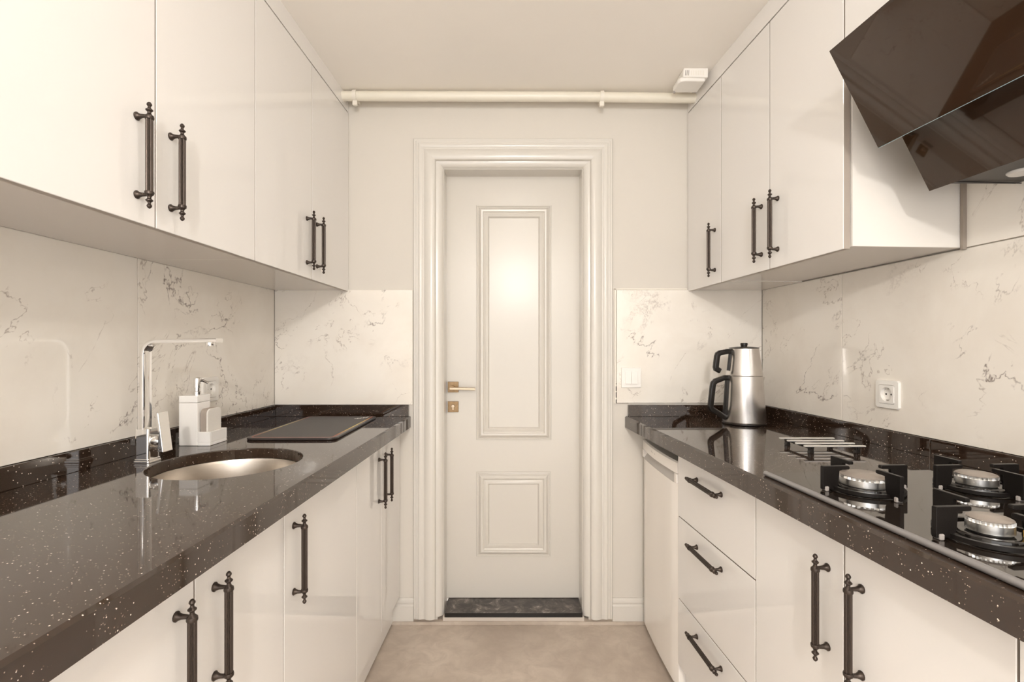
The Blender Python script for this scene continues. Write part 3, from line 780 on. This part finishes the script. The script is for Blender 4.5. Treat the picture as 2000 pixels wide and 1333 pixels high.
def cap_sec(z, d_):
    N = 14; pts = [(-0.048, -W, z)]
    for i in range(N + 1):
        y = -W + 2 * W * i / N; pts.append((bow(y, 0.012) - 0.002 + d_, y, z))
    pts.append((-0.048, W, z)); return pts
cp = MB().rings([cap_sec(0.779, 0), cap_sec(0.815, 0), cap_sec(0.820, -0.006)], cap=True).part('top_panel', 'fridge', fr, 'white control strip along the top')
MB().rings([door_sec(0.743, -0.048, 0.0), door_sec(0.778, -0.048, 0.024)], cap=True).part('grip_recess', 'fridgegrey', fr, 'grey recessed grip')
for y in (-0.206, 0.206):
    MB().box(-0.046, 0.0005, y - 0.011, y + 0.011, 0.7435, 0.7765, 0.001).part('grip_end', 'fridge', fr)
for y0, y1, z0, z1 in ((-0.055, -0.049, 0.797, 0.803), (-0.044, -0.036, 0.796, 0.799), (-0.008, -0.003, 0.797, 0.801)):
    MB().box(0.004, bow((y0 + y1) / 2, 0.012) - 0.0014, y0, y1, z0, z1).part('badge_mark', 'fridgegrey', cp)
for y in (-0.18, 0.15):
    for x in (-0.42, -0.09):
        MB().lathe([(0, 0), (0.016, 0), (0.016, 0.020), (0.008, 0.020), (0.008, 0.031), (0, 0.031)], 14, Matrix.Translation((x, y, 0))).part('foot', 'blackplastic', fr)
tag(fr, 'small white fridge under the right worktop by the door', 'fridge')

# ------------------------------------------------------------------ gas hob
HB = root('gas_hob', (0.335, 1.285, CT), FR)
h0, h1, hs0, hs1 = 0.080, 0.590, 0.987, 1.587
GZ = CT + 0.0075
MB().box(h0, h1 - 0.008, hs0, hs1, CT + 0.0015, GZ, 0.0008).part('glass_plate', 'hobglass', HB)
MB().tube([(h1 - 0.006, hs0 - 0.001, CT + 0.0062), (h1 - 0.006, hs1, CT + 0.0062)], 0.0058, 14).part('front_edge_trim', 'alutrim', HB, 'grey aluminium strip along the front edge')
def burner(d, s, r, brim=0.052, igniter=False):
    T = Matrix.Translation((d, s, GZ))
    bs_ = MB().lathe([(0.0, 0.0003), (brim, 0.0003), (brim + 0.002, 0.003), (brim - 0.001, 0.0055), (brim - 0.003, 0.0055), (brim - 0.004, 0.009), (brim - 0.008, 0.0105), (r + 0.002, 0.0085), (0.0, 0.0085)], 48, T).part('burner_base', 'enamel', HB)
    b = MB()
    b.lathe([(0.0, 0.0090), (r - 0.003, 0.0090), (r - 0.002, 0.0105), (r, 0.0120), (r, 0.0250), (0, 0.0250)], 48, T)
    b.gear(r - 0.0035, r + 0.0002, 30, 0.0250, 0.0295, T)
    b.part('burner_head', 'aluminium', bs_, 'bright slotted aluminium burner head')
    MB().lathe([(0, 0.0296), (r - 0.002, 0.0296), (r - 0.001, 0.0312), (r - 0.004, 0.0328), (0, 0.0334)], 48, T).part('burner_cap', 'enamelcap', bs_)
    if igniter:
        MB().lathe([(0, 0.006), (0.0028, 0.006), (0.0028, 0.017), (0.0016, 0.018), (0.0016, 0.024), (0, 0.0245)], 12, T @ Matrix.Translation((-(r + 0.010) * 0.75, (r + 0.010) * 0.66, 0.002))).part('igniter', 'yellowtip', bs_)
def pan_support(d, s, R=0.092, inner=0.036):
    o = root_support = MB()
    T = Matrix.Translation((d, s, GZ))
    ring = [(0.066 * math.cos(2 * PI * k / 48), 0.066 * math.sin(2 * PI * k / 48), 0.006) for k in range(48)]
    b = MB(); b.sweep(ring, [(-0.0035, -0.0035), (0.0035, -0.0035), (0.0035, 0.0035), (-0.0035, 0.0035)], closed=True)
    bmesh.ops.transform(b.bm, matrix=T, verts=b.bm.verts[:])
    pr = b.part('pan_support', 'iron', HB, 'black cast iron pan support')
    for k in range(4):
        A = T @ Matrix.Rotation(k * PI / 2, 4, 'Z')
        c = MB()
        c.prism([(R, 0.003), (R, 0.0490), (R - 0.001, 0.0505), (inner, 0.0505), (inner - 0.002, 0.0490), (inner - 0.002, 0.0445), (inner, 0.0430), (R - 0.036, 0.0425), (R - 0.034, 0.016), (R - 0.028, 0.0035)], 'y', -0.0042, 0.0042, 0.0010, 2)
        c.box(0.060, R - 0.02, -0.0035, 0.0035, 0.0025, 0.0095)
        bmesh.ops.transform(c.bm, matrix=A, verts=c.bm.verts[:])
        c.part('support_arm', 'iron', pr)
        f = MB().box(R - 0.012, R - 0.004, -0.0070, 0.0070, 0.0002, 0.0095, 0.0015)
        bmesh.ops.transform(f.bm, matrix=A, verts=f.bm.verts[:])
        f.part('rubber_foot', 'rubber', pr)
BUR = [(0.462, 1.134, 0.044, False), (0.222, 1.142, 0.035, False), (0.470, 1.392, 0.029, True), (0.222, 1.392, 0.038, False)]
for d, s, r, ig in BUR:
    burner(d, s, r, 0.053 if r > 0.03 else 0.050, ig); pan_support(d, s)
for i in range(4):
    MB().lathe([(0, 0), (0.019, 0), (0.019, 0.004), (0.0155, 0.006), (0.0145, 0.022), (0, 0.0225)], 28, Matrix.Translation((0.16 + 0.11 * i, 1.545, GZ + 0.0002))).part('knob', 'blackplastic', HB)
tag(HB, 'black glass gas hob with iron pan supports on the right worktop', 'hob')

# ------------------------------------------------------------------ trivet
TV = root('trivet', (0.917, 1.462, CT))
for i, (x0, x1, y) in enumerate(((0.829, 0.998, 1.523), (0.830, 1.000, 1.482), (0.831, 1.003, 1.441), (0.832, 1.006, 1.400))):
    MB().box(x0, x1, y - 0.0045, y + 0.0045, CT + 0.0195, CT + 0.0235, 0.001).part('bar', 'trivetbar', TV)
for x in (0.852, 0.984):
    MB().box(x - 0.003, x + 0.003, 1.392, 1.531, CT + 0.0125, CT + 0.019, 0.001).part('rail', 'blackplastic', TV)
    for y in (1.402, 1.521):
        ft = MB().prism([(x + a, CT + b) for a, b in ((-0.007, 0.0003), (0.007, 0.0003), (0.0055, 0.010), (0.007, 0.0192), (-0.007, 0.0192), (-0.0055, 0.010))], 'y', y - 0.006, y + 0.006, 0.001).part('foot', 'blackplastic', TV)
        MB().lathe([(0, 0), (0.0026, 0), (0.0018, 0.0015), (0, 0.002)], 12, Matrix.Translation((x, y - 0.0062, CT + 0.0135)) @ Matrix.Rotation(PI / 2, 4, 'X')).part('screw', 'chrome', ft)
tag(TV, 'slatted aluminium trivet with black feet between kettle and hob', 'trivet')

# ------------------------------------------------------------------ kettle and teapot
KX, KY = 0.926, 1.962
def arc(cx, cz, r, a0, a1, n=5):
    return [(cx + r * math.cos(math.radians(a0 + (a1 - a0) * k / n)), 0, cz + r * math.sin(math.radians(a0 + (a1 - a0) * k / n))) for k in range(n + 1)]
HS = rrect(0.0100, 0.0092, 0.0040, 2)
KT = Matrix.Translation((KX, KY, CT)) @ Matrix.Rotation(math.radians(8), 4, 'Z')
ke = root('kettle', (0, 0, 0), KT)
MB().lathe([(0, 0.0065), (0.0785, 0.0065), (0.0800, 0.009), (0.0805, 0.012), (0.0690, 0.186), (0.0690, 0.1905), (0.0655, 0.1905), (0.0655, 0.18), (0.0, 0.18)], 64).part('body', 'steel', ke)
MB().lathe([(0, 0.0004), (0.079, 0.0004), (0.0822, 0.002), (0.0822, 0.0055), (0.0785, 0.0068), (0, 0.0068)], 64).part('base_ring', 'blackplastic', ke)
kh = [(-0.066, 0, 0.184), (-0.084, 0, 0.184)] + [(-0.122, 0, 0.171), (-0.131, 0, 0.162), (-0.134, 0, 0.150), (-0.143, 0, 0.075), (-0.142, 0, 0.066), (-0.136, 0, 0.058), (-0.098, 0, 0.036), (-0.080, 0, 0.026)]
MB().sweep(kh, HS, up=(0, 1, 0)).part('handle', 'blackplastic', ke)
MB().sweep([(-0.0735, 0, 0.184), (-0.0845, 0, 0.024)], rrect(0.0065, 0.004, 0.002, 2), up=(0, 1, 0)).part('handle_bracket', 'blackplastic', ke)
def spout(zt, zb, r_t, r_b, out, w, par):
    xa = r_t - 0.002; xb = r_b - 0.003
    b = MB(); N = 10
    def sec(t):
        z = zb + (zt - zb) * t; rr = xb + (xa - xb) * t; o_ = out * t; ww = w * (0.25 + 0.75 * t)
        return [(rr - 0.004, -ww, z), (rr + o_ * 0.65, -ww * 0.45, z), (rr + o_, 0, z), (rr + o_ * 0.65, ww * 0.45, z), (rr - 0.004, ww, z)]
    b.rings([sec(t) for t in (0.02, 0.35, 0.7, 1.0)], cap=True)
    return b.part('spout', 'steel', par)
spout(0.184, 0.120, 0.0690, 0.0735, 0.024, 0.020, ke)
tag(ke, 'brushed steel kettle with black handle, under the teapot', 'kettle')
te = root('teapot', (0, 0, 0.191), KT)
MB().lathe([(0, 0.1922), (0.060, 0.1912), (0.0665, 0.1912), (0.0680, 0.1935), (0.0680, 0.199), (0.0660, 0.208), (0.0545, 0.299), (0.0525, 0.3005), (0.0, 0.3005)], 64).part('body', 'steel', te)
ld = MB().lathe([(0, 0.3005), (0.0555, 0.3008), (0.0565, 0.3022), (0.054, 0.3035), (0.030, 0.3065), (0.012, 0.3085), (0, 0.3085)], 48).part('lid', 'blackplastic', te)
MB().lathe([(0, 0.3080), (0.0115, 0.3080), (0.0115, 0.3105), (0.0135, 0.3120), (0.0135, 0.3200), (0.0120, 0.3215), (0, 0.3215)], 28).part('knob', 'blackplastic', ld)
th = [(-0.050, 0, 0.288), (-0.072, 0, 0.288)] + [(-0.104, 0, 0.282), (-0.112, 0, 0.277), (-0.1155, 0, 0.268), (-0.121, 0, 0.226), (-0.119, 0, 0.219), (-0.104, 0, 0.211)]
MB().sweep(th, HS, up=(0, 1, 0)).part('handle', 'blackplastic', te)
MB().sweep([(-0.0575, 0, 0.288), (-0.0665, 0, 0.212)], rrect(0.0065, 0.004, 0.002, 2), up=(0, 1, 0)).part('handle_bracket', 'blackplastic', te)
spout(0.290, 0.245, 0.0555, 0.0615, 0.012, 0.016, te)
tag(te, 'brushed steel teapot with black lid standing on the kettle', 'teapot')

# ------------------------------------------------------------------ extractor hood
HO0, HO1 = 1.030, 1.630
hd = root('extractor_hood', (0.15, (HO0 + HO1) / 2, 1.60), FR)
def slant(d0, z0, d1, z1, th, s0, s1, m, nm, lab=None):
    v = Vector((d1 - d0, z1 - z0)).normalized(); n = Vector((-v.y, v.x)) * th     # towards the wall / up
    if n.x > 0: n = -n
    return MB().prism([(d0, z0), (d1, z1), (d1 + n.x, z1 + n.y), (d0 + n.x, z0 + n.y)], 'y', s0, s1, 0.0006, 1).part(nm, m, hd, lab) if False else \
           MB().rings([[(d0, s, z0), (d1, s, z1), (d1 + n.x, s, z1 + n.y), (d0 + n.x, s, z0 + n.y)] for s in (s0, s1)], cap=True).part(nm, m, hd, lab)
up = slant(0.342, 1.677, 0.460, 1.8945, 0.007, HO0, HO1, 'hoodglass', 'upper_glass_panel', 'tilted black mirror glass flap')
_v = Vector((0.118, 0.2175)).normalized(); _n = Vector((-_v.y, _v.x)) * 0.007
MB().rings([[(0.342, q, 1.677), (0.342 + _n.x, q, 1.677 + _n.y), (0.342 + _n.x - _v.x * 0.001, q, 1.677 + _n.y - _v.y * 0.001), (0.342 - _v.x * 0.001, q, 1.677 - _v.y * 0.001)] for q in (HO0 + 0.001, HO1 - 0.001)], cap=True).part('glass_edge', 'glassedge', up, 'pale blue polished glass edge')
slant(0.221, 1.579, 0.292, 1.710, 0.007, HO0 + 0.004, HO1 - 0.004, 'hoodglass', 'lower_glass_panel', 'tilted black mirror glass panel')
body = MB().rings([[(0.0095, s, 1.600), (0.205, s, 1.596), (0.281, s, 1.722), (0.352, s, 1.852), (0.352, s, 1.898), (0.0095, s, 1.898)] for s in (HO0 + 0.006, HO1 - 0.006)], cap=True).part('body', 'hoodbody', hd)
MB().box(0.05, 0.19, HO0 + 0.14, HO1 - 0.14, 1.592, 1.5955, 0.001).part('grease_filter', 'hoodbody', hd)
g = MB().box(0.012, 0.200, HO0 + 0.020, HO0 + 0.0215, 1.5955, 1.5975).part('seam', 'dark', hd)
for s in (HO0 + 0.090, HO1 - 0.090):
    MB().lathe([(0, -0.004), (0.024, -0.003), (0.027, 0.0), (0.027, 0.006), (0, 0.006)], 28, Matrix.Translation((0.090, s, 1.5955))).part('lamp_lens', 'mirrorlens', hd, 'round frosted lamp lens')
for s in (HO0 + 0.12, HO1 - 0.12):
    MB().box(0.30, 0.372, s - 0.012, s + 0.012, 1.748, 1.776).part('flap_hinge', 'hoodbody', hd)
tag(hd, 'angular black glass extractor hood over the hob', 'extractor hood')

# ------------------------------------------------------------------ lamps
(x, y), pw = DOME_LAMP
lp = root('ceiling_lamp', (x, y, H_CEIL))
MB().lathe([(0, 0), (0.125, 0), (0.128, -0.006), (0.122, -0.016), (0, -0.016)], 40, Matrix.Translation((x, y, H_CEIL - 0.0005))).part('mount_ring', 'whiteplastic', lp)
MB().lathe([(0.112, 0)] + [(0.112 * math.cos(a), -0.045 * math.sin(a)) for a in [PI / 2 * k / 8 for k in range(1, 8)]] + [(0, -0.045)], 40, Matrix.Translation((x, y, H_CEIL - 0.0165))).part('diffuser', emit('lamp_diffuser', LAMP_COL, pw), lp, 'softly glowing opal diffuser')
tag(lp, 'round flush ceiling lamp with opal diffuser above the walkway', 'lamp')
(x, y, z), pw = GLOBE_LAMP
r = 0.062
lp = root('pendant_lamp', (x, y, H_CEIL))
MB().lathe([(0, -r)] + [(r * math.sin(a), -r * math.cos(a)) for a in [PI * k / 16 for k in range(1, 16)]] + [(0, r)], 32, Matrix.Translation((x, y, z))).part('globe', emit('lamp_globe', LAMP_COL, pw), lp, 'glowing opal glass globe')
MB().tube([(x, y, z + r - 0.002), (x, y, H_CEIL - 0.02)], 0.006, 10, up=(0, 1, 0)).part('stem', 'creamplastic', lp)
MB().lathe([(0, -0.0005), (0.055, -0.0005), (0.055, -0.012), (0.03, -0.022), (0, -0.024)], 28, Matrix.Translation((x, y, H_CEIL))).part('canopy', 'creamplastic', lp)
tag(lp, 'small opal globe pendant lamp hanging behind the viewer', 'lamp')
